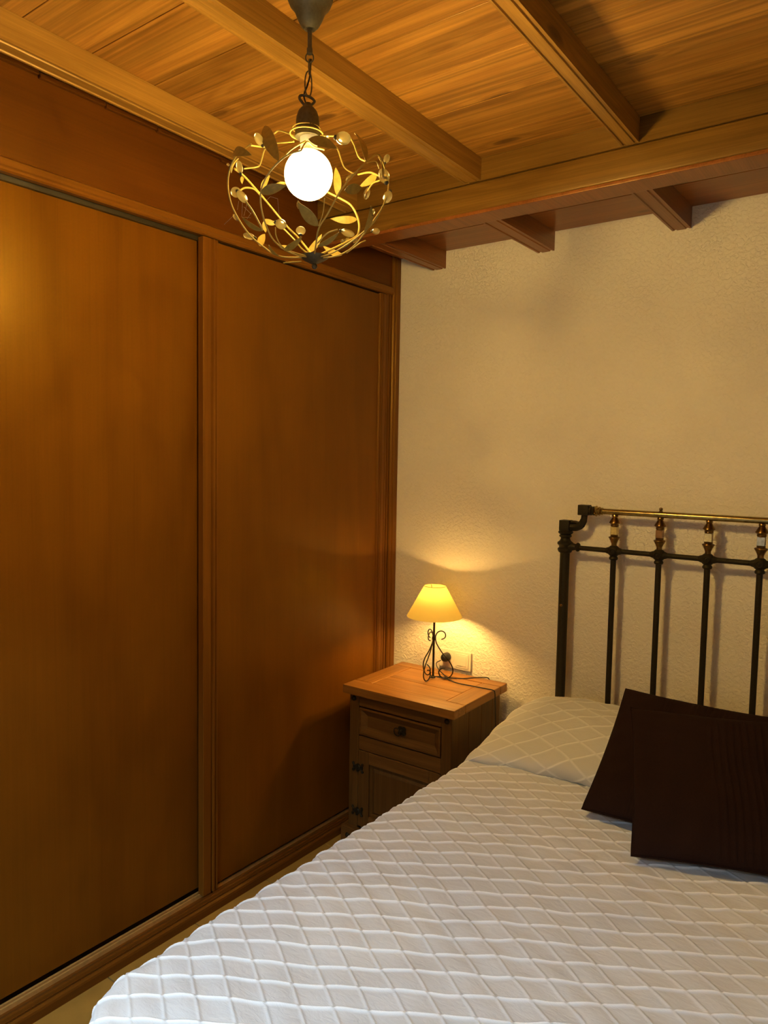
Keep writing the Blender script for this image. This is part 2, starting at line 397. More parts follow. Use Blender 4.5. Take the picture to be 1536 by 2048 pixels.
# far ceiling, lower, varnished redder
FJ = [-.462, -.235, 0.0]
ZF = 2.4775
for k in range(2):
    y1 = FJ[k+1]-.001; y0 = FJ[k]+.001
    MB().box(0, RX, y0-(y0+y1)/2, y1-(y0+y1)/2, ZF, ZF+.02, .0015).build('plank', 'red_plank', ceil, loc=(0, (y0+y1)/2, 0))
for x0, x1 in ((.178, .2445), (.673, .743), (1.188, 1.2525), (1.70, 1.765), (2.22, 2.285), (2.74, 2.80)):
    rafter(x0, x1, 2.4045, 0, YB1-.002, 'red_rafter', 0, ZF+.001)

# ------------------------------------------------------------ wardrobe
wd = empty('wardrobe', (0, -1.8, 0)); tag(wd, 'built-in brown wooden wardrobe with two plain sliding doors, filling the left side', 'wardrobe')
WL = RY+.02                                    # its near end
def W(mb, name, mat, **k):
    o = mb.build(name, mat, wd, **k); o.location = (-wd.location[0], -wd.location[1], 0); return o
# header panel above the doors
W(MB().box(-.02, -.004, WL, -.052, 2.335, 2.60), 'header_panel', 'header')
# top rail, moulded
W(MB().prism([(-.02, 2.345), (.004, 2.345), (.010, 2.339), (.010, 2.322), (.006, 2.318), (.006, 2.312), (0.0, 2.308), (-.02, 2.308)], 1, WL, -.052), 'top_rail', 'trim_y')
W(MB().box(-.066, -.026, WL, -.06, 2.295, 2.312), 'upper_track', 'dark_metal')
# right-hand frame: upright board against the wall and reeded mouldings
W(MB().prism([(-.02, -.001), (.008, -.001), (.010, -.004), (.010, -.030), (.002, -.034), (.002, -.038), (.009, -.040), (.008, -.049), (.002, -.053), (-.02, -.053)], 2, 0, 2.475), 'side_frame', 'trim_z')
def reed(y0, n, wdt, x0, x1):
    q = [(-.03, y0)]; y = y0
    for i in range(n):
        q += [(x0, y), (x0, y-wdt*.12), (x1, y-wdt*.25), (x1, y-wdt*.8), (x0, y-wdt*.95)]; y -= wdt
    q += [(x0, y), (-.03, y)]
    return q
W(MB().prism(reed(-.054, 2, .019, -.015, -.001), 2, .05, 2.309), 'frame_moulding', 'trim_z')
# sliding doors: the right one runs in front
def door(y0, y1, x, reedside):
    e = MB().box(x-.018, x, y0, y1, .045, 2.300, .0015)
    d = W(e, 'door', 'veneer')
    return d
dr = door(-1.055, -.140, -.006, 0); tag(dr, 'right-hand sliding door panel')
def stile(parent, ya, yb, x0, flip):
    """moulded upright edge strip: flat band then three beads"""
    s = 1 if flip else -1
    a, b = (ya, yb)
    wd_ = abs(b-a)
    pts = [(x0-.02, a), (x0+.004, a), (x0+.006, a+(b-a)*.03), (x0+.006, a+(b-a)*.48), (x0-.003, a+(b-a)*.52), (x0-.003, a+(b-a)*.56), (x0+.008, a+(b-a)*.62), (x0+.008, a+(b-a)*.72),
           (x0-.003, a+(b-a)*.77), (x0-.003, a+(b-a)*.81), (x0+.006, a+(b-a)*.86), (x0+.006, a+(b-a)*.93), (x0-.001, b), (x0-.02, b)]
    o = MB().prism(pts, 2, .032, 2.304).build('stile', 'trim_z', parent)
    return o
stile(dr, -1.119, -1.050, -.002, True)
stile(dr, -.094, -.142, -.004, False)
dl = door(-2.35, -1.0975, -.038, 0); tag(dl, 'left-hand sliding door panel behind the other')
dl2 = door(-3.10, -2.30, -.006, 0)
# plinth: tracks, upper board and lower board
W(MB().box(-.034, -.027, WL, -.055, .018, .034).box(-.019, -.013, WL, -.055, .018, .034).box(-.034, .0, WL, -.055, .010, .018), 'lower_track', 'aluminium')
W(MB().prism([(-.05, .0), (-.05, .012), (0.0, .024), (.006, .030), (.034, .044), (.040, .043), (.043, .036), (.046, .036), (.046, .0)], 1, WL, -.001), 'plinth', 'plinth')
W(MB().prism([(.0465, 0), (.0465, .032), (.052, .034), (.060, .030), (.062, .024), (.062, 0)], 1, WL, -.001), 'plinth_board', 'plinth')
# cornice pieces along the ceiling
cj = [-.565, -.80, -1.045, -1.30, -1.475, -1.672, -1.9, -2.15, -2.4, -2.65, -2.9, -3.12]
for k in range(len(cj)-1):
    h = rnd.uniform(-.002, .002); ym = (cj[k]+cj[k+1])/2
    MB().box(-.004, .010+h/2, cj[k+1]+.001, cj[k]-.001, zc(ym)-.017+h, zc(ym)-.004, .0015).build('cornice_piece', 'header', wd, loc=(0, 1.8, 0))
# carcass behind
W(MB().box(-.60, -.585, WL, -.01, .0, 2.60).box(-.60, -.02, WL, WL+.02, .0, 2.60).box(-.585, -.07, WL+.02, -.01, 2.58, 2.60), 'carcass', 'header')

# ------------------------------------------------------------ nightstand
NS = empty('nightstand', (.352, -.252, 0), math.radians(1.2))
tag(NS, 'rustic pine bedside cabinet with one drawer and black iron hinges, beside the bed', 'nightstand')
hw, hd = .262, .218
def NB(x0, x1, y0, y1, z0, z1, name, mat, bev=.002, parent=None):
    return MB().box(x0, x1, y0, y1, z0, z1, bev).build(name, mat, parent or NS)
zt, zb = .660, .626
NB(-hw, hw, -hd, -hd+.083, zb, zt, 'top_board', 'ns_lit_top_x', .0025)
NB(-hw, hw, hd-.06, hd, zb, zt, 'top_board', 'ns_lit_top_x', .0025)
NB(-hw, -hw+.085, -hd+.0845, hd-.0615, zb, zt, 'top_board', 'ns_lit_top_y')
NB(hw-.085, hw, -hd+.0845, hd-.0615, zb, zt, 'top_board', 'ns_lit_top_y')
NB(-hw+.0865, hw-.0865, -hd+.0845, -.01, zb, zt-.001, 'top_board', 'ns_lit_top_x', .0015)
NB(-hw+.0865, hw-.0865, -.0095, hd-.0615, zb, zt-.001, 'top_board', 'ns_lit_top_x', .0015)
bx, fy, by = .241, -.196, .206                # body half width, front, back
NB(-bx, -bx+.045, fy, fy+.035, .06, zb-.001, 'front_post', 'ns_z')
NB(bx-.045, bx, fy, fy+.035, .06, zb-.001, 'front_post', 'ns_z')
NB(-bx+.0455, bx-.0455, fy+.002, fy+.03, .577, zb-.001, 'front_rail', 'ns_x')
NB(-bx+.0455, bx-.0455, fy+.002, fy+.03, .397, .455, 'front_rail', 'ns_x')
# sides made of upright boards
for sx in (-1, 1):
    ys = [fy+.036, fy+.036+.10, fy+.036+.205, fy+.036+.30, by]
    for a, b in zip(ys[:-1], ys[1:]):
        x0, x1 = sorted((sx*(bx-.004), sx*(bx-.022)))
        NB(x0, x1, a+.0008, b-.0008, .06, zb-.001, 'side_board', 'ns_z', .0015)
NB(-bx+.023, bx-.023, by-.012, by, .06, zb-.001, 'back_panel', 'ns_z')
def framed(name, x0, x1, z0, z1, yf, fr, rec, bevw, mats, parent):
    """front with mitred bevel sloping to a recessed flat panel"""
    m = MB(); bm = m.bm
    def ring(x0, x1, z0, z1, y): return [bm.verts.new(p) for p in ((x0, y, z0), (x1, y, z0), (x1, y, z1), (x0, y, z1))]
    R = [ring(x0, x1, z0, z1, yf+.02), ring(x0, x1, z0, z1, yf+.001), ring(x0+.002, x1-.002, z0+.002, z1-.002, yf), ring(x0+fr, x1-fr, z0+fr, z1-fr, yf),
         ring(x0+fr+.002, x1-fr-.002, z0+fr+.002, z1-fr-.002, yf+.003), ring(x0+fr+bevw, x1-fr-bevw, z0+fr+bevw, z1-fr-bevw, yf+rec), ring(x0+fr+bevw+.001, x1-fr-bevw-.001, z0+fr+bevw+.001, z1-fr-bevw-.001, yf+rec+.001)]
    for a, b in zip(R[:-1], R[1:]):
        for k in range(4): bm.faces.new((a[k], a[(k+1) % 4], b[(k+1) % 4], b[k]))
    bm.faces.new(R[0]); bm.faces.new(R[-1])
    return m.build(name, mats, parent)
drw = framed('drawer', -bx+.049, bx-.049, .461, .572, fy-.002, .007, .015, .024, 'ns_x', NS)
# iron drawer pull: four-lobed plate and a ring
def iron_plate(cx, cz, y, s, lobes, parent, name):
    m = MB()
    n = 48; A = []; B = []
    for k in range(n):
        a = 2*PI*k/n; r = s*(.62+.38*abs(math.cos(lobes*a/2))**.7)
        A.append(m.bm.verts.new((cx+r*math.cos(a+PI/4), y, cz+r*math.sin(a+PI/4)))); B.append(m.bm.verts.new((cx+r*math.cos(a+PI/4), y-.003, cz+r*math.sin(a+PI/4))))
    for k in range(n): m.bm.faces.new((A[k], A[(k+1) % n], B[(k+1) % n], B[k]))
    m.bm.faces.new(A); m.bm.faces.new(B[::-1])
    return m
pl = iron_plate(.012, .519, fy+.009, .021, 4, drw, 'p'); pl.ball((.012, fy+.003, .519), .007, 10)
pl.tube([(-.006+.016*math.cos(a), fy-.001-.004*math.sin(a+1), .513+.016*math.sin(a)) for a in [2*PI*i/20 for i in range(20)]], .0022, 6, True)
pl.build('drawer_pull', 'iron', drw)
# door of stiles, rails and a sunken panel
dn = NB(-bx+.0465, -bx+.0465+.052, fy+.001, fy+.022, .075, .394, 'door', 'ns_z')
NB(bx-.0985, bx-.0465, fy+.001, fy+.022, .075, .394, 'door_stile', 'ns_z', .0015, dn)
NB(-bx+.0990, bx-.0990, fy+.001, fy+.022, .345, .394, 'door_rail', 'ns_x', .0015, dn)
NB(-bx+.0990, bx-.0990, fy+.001, fy+.022, .075, .125, 'door_rail', 'ns_x', .0015, dn)
framed('door_panel', -bx+.098, bx-.098, .124, .346, fy+.010, .014, -.003, .014, 'ns_z', dn)
def hinge(cz, parent):
    m = MB(); cx = -bx+.047; y = fy-.0005
    m.lathe([(.014, 0), (.014, -.003), (.009, -.006)], (cx, y, cz), 16, axis='y')
    m.box(cx-.004, cx+.004, y-.009, y, cz-.016, cz+.016, .001)
    for sx in (-1, 1):
        for sz in (-1, 1):
            m.tube([(cx+sx*.006, y-.002, cz+sz*.004), (cx+sx*.017, y-.002, cz+sz*.006), (cx+sx*.026, y-.002, cz+sz*.018)], .0030, 6)
            m.tube([(cx+sx*.023+.005*math.cos(a), y-.002, cz+sz*.014+.005*math.sin(a)) for a in [2*PI*i/10 for i in range(10)]], .0018, 5, True)
        m.box(min(cx+sx*.010, cx+sx*.024), max(cx+sx*.010, cx+sx*.024), y-.003, y, cz-.006, cz+.006)
    m.build('hinge', 'iron', parent)
hinge(.322, dn); hinge(.138, dn)
bp_ = NB(-hw, hw, -hd, -hd+.024, .0, .068, 'base_board', 'ns_x', .003)
NB(-hw, -hw+.024, -hd+.0245, by, .0, .068, 'base_board', 'ns_y', .003)
NB(hw-.024, hw, -hd+.0245, by, .0, .068, 'base_board', 'ns_y', .003)
NB(-bx+.02, bx-.02, fy+.03, by-.013, .045, .06, 'bottom_panel', 'ns_x')
def stud(x, y, z): MB().lathe([(.0105, 0), (.0105, -.002), (.008, -.006), (.003, -.0085), (0, -.009)], (x, y, z), 16, axis='y').build('stud', 'iron', NS, smooth=True)
stud(-bx+.022, fy, .606); stud(bx-.022, fy, .606); stud(-hw+.035, -hd, .034); stud(hw-.035, -hd, .034)

# ------------------------------------------------------------ table lamp
LX, LY, LZ = .336, -.172, .6602
TL = empty('table_lamp', (LX, LY, LZ)); tag(TL, 'lit table lamp with cone shade and black scrolled iron base, on the bedside cabinet', 'lamp')
sh = MB(); prof_o = [(.1150, .2660), (.1155, .2675), (.0450, .3950), (.0440, .3950)]
n = 64
rings = []
for r, h in [(.1150, .2650), (.1162, .2660), (.0458, .3945), (.0450, .3955), (.0442, .3945), (.1146, .2660)]:
    rings.append([sh.bm.verts.new((r*math.cos(2*PI*k/n), r*math.sin(2*PI*k/n), h)) for k in range(n)])
for i in range(len(rings)):
    a, b = rings[i], rings[(i+1) % len(rings)]
    for k in range(n): sh.bm.faces.new((a[k], a[(k+1) % n], b[(k+1) % n], b[k]))
bmesh.ops.remove_doubles(sh.bm, verts=sh.bm.verts, dist=1e-6)
sho = sh.build('lamp_shade', 'shade', TL, smooth=True)
rg = MB(); rg.tube([(.0462*math.cos(2*PI*k/40), .0462*math.sin(2*PI*k/40), .3950) for k in range(40)], .0011, 6, True)
rg.build('shade_ring', 'brass_dark', TL)
sp = MB()
for k in range(3):
    a = 2*PI*k/3+.4; sp.tube([(.008*math.cos(a), .008*math.sin(a), .300), (.0452*math.cos(a), .0452*math.sin(a), .3925)], .0012, 5)
sp.build('shade_carrier', 'iron', TL)
MB().lathe([(.0045, .006), (.0045, .262)], seg=12).build('pole', 'iron', TL, smooth=True)
MB().lathe([(.013, .262), (.014, .268), (.014, .298), (.011, .302)], seg=16).build('lamp_holder', 'white_paint', TL, smooth=True)
bulb_light('bulb_light', (0, 0, .350), .0300, TABLE_E*.667, WARM2, TSTOPS, TL)
MB().ball((0, 0, .350), .0290, 24, (1, 1, 1)).build('bulb', 'tbulb', TL, smooth=True)
MB().lathe([(.0075, .166), (.0085, .170), (.0085, .176), (.0075, .180)], seg=12).build('collar', 'iron', TL, smooth=True)
RZ = [(.031, .168), (.044, .174), (.049, .184), (.045, .197), (.033, .204), (.019, .201), (.010, .190), (.0065, .173), (.013, .148), (.038, .109), (.066, .076), (.081, .048), (.081, .024), (.066, .006), (.045, .0035), (.028, .014), (.024, .032), (.034, .043), (.050, .047)]
for k in range(3):
    a = math.radians(34 + 120*k)
    MB().tube([(r*math.cos(a), r*math.sin(a), z) for r, z in RZ], .0026, 8, smooth=4).build('leg', 'iron', TL, smooth=True)
lg = MB()
for k in range(3):
    a = math.radians(34 + 120*k)
    lg.tube([(0, 0, .008), (.030*math.cos(a), .030*math.sin(a), .010)], .002, 6)
lg.lathe([(.010, .004), (.011, .007), (.006, .012)], seg=14)
lg.build('foot_spokes', 'iron', TL)
def wl(pts): return [(x-LX, y-LY, z-LZ) for x, y, z in pts]
MB().tube(wl([(.350, -.165, .668), (.395, -.150, .664), (.450, -.170, .6635), (.520, -.165, .6635), (.580, -.160, .6635), (.612, -.158, .6632), (.6215, -.158, .655), (.6225, -.155, .62), (.624, -.150, .55), (.626, -.145, .45), (.628, -.14, .30)]), .0023, 8, smooth=6).build('cord', 'rubber', TL, smooth=True)
MB().tube(wl([(.350, -.165, .668), (.400, -.125, .664), (.440, -.100, .6635), (.470, -.060, .6635), (.500, -.035, .664), (.520, -.022, .660), (.530, -.016, .62), (.53, -.015, .5)]), .0023, 8, smooth=6).build('cord', 'rubber', TL, smooth=True)
MB().tube(wl([(.296, -.050, .705), (.290, -.075, .697), (.310, -.092, .680), (.350, -.110, .666), (.385, -.125, .6635), (.420, -.118, .6635)]), .0023, 8, smooth=6).build('cord', 'rubber', TL, smooth=True)
MB().lathe([(.018, 0), (.0195, -.004), (.0195, -.024), (.015, -.036), (.006, -.042)], tuple(wl([(.306, -.0075, .716)])[0]), 20, axis='y').build('plug', 'rubber', TL, smooth=True)

# ------------------------------------------------------------ socket plate
so = empty('socket_plate', (.342, 0, .708)); tag(so, 'cream double wall plate with a socket, behind the table lamp', 'socket')
MB().box(-.081, .081, -.009, -.0005, -.041, .041, .003).build('plate', 'plate', so)
MB().box(.004, .070, -.0115, -.0092, -.031, .031, .0015).build('cover', 'plate', so)
MB().box(.014, .060, -.0135, -.0117, -.022, .024, .001).build('blank_key', 'plate', so)
MB().lathe([(.031, -.0095), (.031, -.0115), (.0205, -.0115), (.0205, -.0098)], (-.036, 0, .004), 32, axis='y').build('socket_face', 'plate', so, smooth=True)

# ------------------------------------------------------------ bed with iron headboard
YH = -.07; PX, PX2 = .859, 2.215
bed = empty('bed', (1.537, -.07, 0)); tag(bed, 'double bed with black iron and brass headboard against the plaster wall', 'bed')
def Bd(m, name, mat, smooth=True, parent=None):
    o = m.build(name, mat, parent or bed, smooth=smooth)
    if parent is None: o.location = (-1.537, .07, 0)
    return o
def post(px, s):
    r = .0185
    prof = [(r+.010, 0), (r+.010, .02), (r, .03), (r, .622), (r+.007, .630), (r+.008, .640), (r+.004, .648), (r+.004, .655), (r, .662), (r, 1.232), (r+.006, 1.236), (r+.0095, 1.243), (r+.0095, 1.249), (r+.004, 1.254),
            (r+.005, 1.260), (r+.011, 1.266), (r+.011, 1.273), (r+.003, 1.279), (r-.001, 1.287), (r-.001, 1.291), (r+.005, 1.296), (r+.005, 1.300), (r+.001, 1.303), (r+.008, 1.308), (r+.010, 1.313), (r+.006, 1.318), (r, 1.321)]
    p = Bd(MB().lathe(prof, (px, YH, 0), 28), 'post', 'iron')
    b = Bd(MB().box(px-.020, px+.020, YH-.020, YH+.020, 1.319, 1.359, .003), 'post_block', 'iron')
    # swan-neck casting to the upper block, drawn as an S with a square section
    m = MB()
    q = [(px+s*.018, 1.334), (px+s*.040, 1.334), (px+s*.060, 1.345), (px+s*.070, 1.362), (px+s*.073, 1.385)]
    m.tube([(x, YH, z) for x, z in q], [.0145, .0150, .0155, .0140, .0125, .0125], 8, smooth=5)
    m.tube([(px+s*.020, YH, 1.352), (px+s*.038, YH, 1.353), (px+s*.050, YH, 1.349)], .006, 8, smooth=3)
    Bd(m, 'corner_casting', 'iron')
    Bd(MB().box(min(px+s*.052, px+s*.092), max(px+s*.052, px+s*.092), YH-.019, YH+.019, 1.382, 1.421, .003), 'upper_block', 'iron')
    Bd(MB().lathe([(h_r, s*h) for h_r, h in [(.0165, .090), (.0175, .094), (.0175, .100), (.014, .103), (.017, .106), (.017, .111), (.012, .113)]], (px, YH, 1.400), 24, axis='x'), 'casting_ring', 'iron')
    Bd(MB().lathe([(h_r, s*h) for h_r, h in [(.013, .112), (.019, .115), (.0205, .119), (.015, .122), (.013, .125), (.0165, .128), (.0165, .132), (.0125, .135), (.014, .139), (.014, .142), (.0118, .144)]], (px, YH, 1.400), 24, axis='x'), 'brass_ferrule', 'brass')
    # lower cross-rail boss
    Bd(MB().lathe([(h_r, s*h) for h_r, h in [(.016, .012), (.017, .024), (.013, .036), (.012, .044), (.016, .047), (.0175, .051), (.0155, .056), (.010, .059)]], (px, YH, 1.258), 24, axis='x'), 'rail_boss', 'iron')
post(PX, 1); post(PX2, -1)
Bd(MB().lathe([(.0112, PX+.142), (.0112, PX2-.142)], (0, YH, 1.400), 24, axis='x'), 'brass_rail', 'brass')
Bd(MB().lathe([(.0092, PX+.055), (.0092, PX2-.055)], (0, YH, 1.256), 16, axis='x'), 'cross_rail', 'iron')
sleeves = ['pearl', 'pearl_dark', 'pearl', 'pearl_grey', 'pearl', 'pearl_dark', 'pearl']
for k in range(7):
    x = PX + .1895 + k*.1633 + (0 if k < 4 else .0)
    Bd(MB().lathe([(.0102, .30), (.0102, 1.222), (.0145, 1.224), (.0165, 1.229), (.0145, 1.234), (.0118, 1.238)], (x, YH, 0), 20), 'bar', 'iron')
    m = MB(); m.ball((x, YH, 1.256), .0235, 20, (1, .85, .95))
    m.lathe([(.012, 1.236), (.019, 1.246), (.012, 1.256)], (x, YH, 0), 20)
    m.tube([(x+.010*math.cos(a), YH-.0195, 1.256+.010*math.sin(a)) for a in [2*PI*i/16 for i in range(16)]], .0016, 6, True)
    m.tube([(x-.004, YH-.0205, 1.251), (x, YH-.0215, 1.258), (x+.005, YH-.0205, 1.262)], .0016, 6)
    for sx in (-1, 1): m.lathe([(.016, sx*.010), (.0125, sx*.022), (.0095, sx*.030)], (x, YH, 1.256), 16, axis='x')
    Bd(m, 'knot_casting', 'iron')
    s1 = Bd(MB().lathe([(.006, 1.272), (.010, 1.276), (.0095, 1.283), (.0115, 1.288), (.0135, 1.293), (.0185, 1.302), (.0210, 1.306), (.0205, 1.308), (.0135, 1.311), (.0145, 1.315), (.0120, 1.318)], (x, YH, 0), 24), 'lower_spindle', 'brass_dark')
    s2 = Bd(MB().lathe([(.0120, 1.345), (.0150, 1.349), (.0140, 1.353), (.0150, 1.356), (.0205, 1.360), (.0200, 1.362), (.0155, 1.370), (.0115, 1.377), (.0095, 1.381), (.0115, 1.385), (.0100, 1.390)], (x, YH, 0), 24), 'upper_spindle', 'brass_dark')
    sl = Bd(MB().lathe([(.0165, 1.3175), (.0165, 1.3455)], (x, YH, 0), 4), 'sleeve', sleeves[k], smooth=False)
    if k in (1, 5):
        Bd(MB().lathe([(.006, 1.409), (.007, 1.412), (.004, 1.415)], (x, YH, 0), 12).ball((x, YH, 1.4195), .0065, 14), 'finial', 'brass_dark')
Bd(MB().lathe([(.0092, PX+.018), (.0092, PX2-.018)], (0, YH, .45), 16, axis='x').lathe([(.0092, PX+.018), (.0092, PX2-.018)], (0, YH, .30), 16, axis='x'), 'lower_rail', 'iron', smooth=True)
MB().lathe([(.0055, 0), (.0055, -.0015), (.003, -.003)], (PX, YH-.0185, 1.030), 12, axis='y').build('rivet', 'brass_dark', bed, loc=(-1.537, .07, 0))
for px in (PX, PX2):
    Bd(MB().box(px-.012, px+.012, -1.98, YH-.02, .24, .31), 'side_rail', 'iron', False)
    Bd(MB().lathe([(.022, 0), (.018, .03), (.018, .40)], (px, -1.98, 0), 16), 'foot_post', 'iron')
Bd(MB().box(PX+.013, PX2-.013, -1.97, -1.93, .24, .31), 'foot_rail', 'iron', False)
Bd(MB().box(PX+.013, PX2-.013, -1.92, -.10, .28, .30), 'slat_base', 'ns_x', False)
mat_ = MB().box(.84, 2.235, -2.02, -.10, .305, .552, .04).build('mattress', 'mattress', smooth=True)
tag(mat_, 'thick mattress hidden beneath the white quilted bedspread', 'mattress')

# ------------------------------------------------------------ bedspread
def lattice(a, b):
    """cloth coordinates -> raised cord height (0..1)"""
    wob = .0008*np.sin(a*23+b*9)+.0008*np.sin(b*31-a*13)+.0005*np.sin(a*67+b*88)
    A = (b + wob - .63*a + 2.048)/.0653; B = (b - wob + .635*a + .968)/.069
    dA = np.abs(A-np.round(A))*.0653*.846; dB = np.abs(B-np.round(B))*.069*.844
    gA = np.exp(-(dA/.0027)**2); gB = np.exp(-(dB/.0023)**2)
    # cords break slightly where they cross
    return gA*(1-.75*gB), gB*(1-.25*gA)
def wr(x, y):
    return (.0016*np.sin(17*x+5*y+1.2)*np.sin(11*y-4*x) + .0012*np.sin(41*x-29*y+2*np.sin(9*x)) + .0010*np.sin(53*y+37*x+2*np.sin(13*y)) + .0022*np.sin(5.3*x+1)*np.sin(4.1*y+.5))
ZT = .572
X0, X1_, Y0 = .752, 2.32, -2.085
R_ = .045; RC = .16                                     # edge roll and plan corner radius
def arr(parts): return np.concatenate([np.arange(a, b, s) for a, b, s in parts])
av = arr([(.34, .62, .012), (.62, 1.85, .0024), (1.85, 2.25, .012), (2.25, 2.73, .02)])
bv = arr([(-2.50, -2.20, .010), (-2.20, -.60, .0024), (-.60, -.05, .010)])
Aa, Bb = np.meshgrid(av, bv, indexing='ij')
ix0, ix1, iy0 = X0+R_, X1_-R_, Y0+R_
rc = RC-R_
cx = np.clip(Aa, ix0+rc, ix1-rc); cy = np.maximum(Bb, iy0+rc)
dx, dy = Aa-cx, Bb-cy
dist = np.hypot(dx, dy); over = dist-rc
nx, ny = dx/np.maximum(dist, 1e-6), dy/np.maximum(dist, 1e-6)
t = np.maximum(over, 0); ang = np.minimum(t/R_, PI/2)
drop = np.maximum(t-R_*PI/2, 0)
fold = .010*np.sin((Aa*3.1-Bb*2.7)*5.3)*np.clip(drop/.15, 0, 1) + .02*np.clip(drop/.4, 0, 1)
Px = np.where(over > 0, cx+nx*(rc+R_*np.sin(ang)+fold), Aa)
Py = np.where(over > 0, cy+ny*(rc+R_*np.sin(ang)+fold), Bb)
Pz = ZT - R_*(1-np.cos(ang)) - drop
edge = np.clip((-over)/.25, 0, 1); Pz += .012*(edge*(2-edge)) - .012*0
nX, nY, nZ = nx*np.sin(ang), ny*np.sin(ang), np.cos(ang)
nX = np.where(over > 0, nX, 0); nY = np.where(over > 0, nY, 0); nZ = np.where(over > 0, nZ, 1)
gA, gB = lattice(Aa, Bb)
ridge_highlight = np.maximum(gA, gB*.18)  # painted highlight weight, stronger on one cord family
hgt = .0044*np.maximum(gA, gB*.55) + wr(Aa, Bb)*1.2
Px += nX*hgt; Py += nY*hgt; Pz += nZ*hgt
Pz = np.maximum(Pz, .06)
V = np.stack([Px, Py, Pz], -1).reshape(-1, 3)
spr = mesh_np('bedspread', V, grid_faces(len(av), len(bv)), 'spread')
at = spr.data.attributes.new('ridge_highlight', 'FLOAT', 'POINT'); at.data.foreach_set('value', (ridge_highlight**1.5).astype(np.float32).ravel())
tag(spr, 'white quilted bedspread with raised diamond cords covering the bed', 'bedspread')
# the part of the spread that is pulled over the pillows and tucked in front of them
pf = [(-.490, .560), (-.535, .560), (-.575, .570), (-.600, .592), (-.595, .628), (-.535, .668), (-.46, .698), (-.36, .717), (-.25, .722), (-.17, .712), (-.12, .685), (-.098, .64), (-.094, .58), (-.094, .50)]
pp = catmull([Vector((a, b, 0)) for a, b in pf], 16); pp = np.array([(q.x, q.y) for q in pp])
seg = np.hypot(*np.diff(pp, axis=0).T); S = np.concatenate([[0], np.cumsum(seg)])
sv = np.arange(0, S[-1], .0034); yy = np.interp(sv, S, pp[:, 0]); zz = np.interp(sv, S, pp[:, 1])
xa = arr([(.50, 1.75, .0034), (1.75, 2.50, .012)])
XA, SV = np.meshgrid(xa, sv, indexing='ij'); YY = np.interp(SV, S, pp[:, 0]); ZZ = np.interp(SV, S, pp[:, 1])
RP = .07; xl, xr = .748+RP, 2.30-RP
tl = np.maximum(xl-XA, 0); tr = np.maximum(XA-xr, 0); tt = np.maximum(tl, tr); an = np.minimum(tt/RP, PI/2); dp = np.maximum(tt-RP*PI/2, 0)
xx = np.where(tl > 0, xl-RP*np.sin(an), np.where(tr > 0, xr+RP*np.sin(an), XA))
u = np.clip((np.minimum(xx-.735, 2.31-xx))/.34, 0.0, 1); fr = np.sqrt(np.clip(1-(1-u)**2, 0, 1)); fr = .30+.70*fr
front = np.clip((-YY-.30)/.25, 0, 1)
fr = fr*(1-.35*front*(1-u))
zz_ = .562 + (ZZ-.562)*fr
zz_ = zz_ - RP*.75*(1-np.cos(an)) - dp
yy_ = YY - .035*(1-u)*np.clip((-YY-.3)/.3, 0, 1) + .012*np.sin(XA*6)*front
gA, gB = lattice(XA*.80+.03, -1.35+SV*.80)
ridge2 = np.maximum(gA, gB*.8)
# normals by finite differences
P3 = np.stack([xx, yy_, zz_], -1)
du = np.gradient(P3, axis=0); dv = np.gradient(P3, axis=1); nn = np.cross(du, dv); nn /= np.maximum(np.linalg.norm(nn, axis=-1, keepdims=True), 1e-9)
nn *= np.sign(np.median(nn[:, nn.shape[1]//2, 2]))
P3 = P3 + nn*(.0026*ridge2 + wr(XA, SV)*1.5)[..., None]
P3[..., 2] = np.maximum(P3[..., 2], .12)
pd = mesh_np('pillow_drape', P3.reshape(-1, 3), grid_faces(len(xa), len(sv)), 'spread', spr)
at = pd.data.attributes.new('ridge_highlight', 'FLOAT', 'POINT'); at.data.foreach_set('value', (ridge2**1.5*.8).astype(np.float32).ravel())

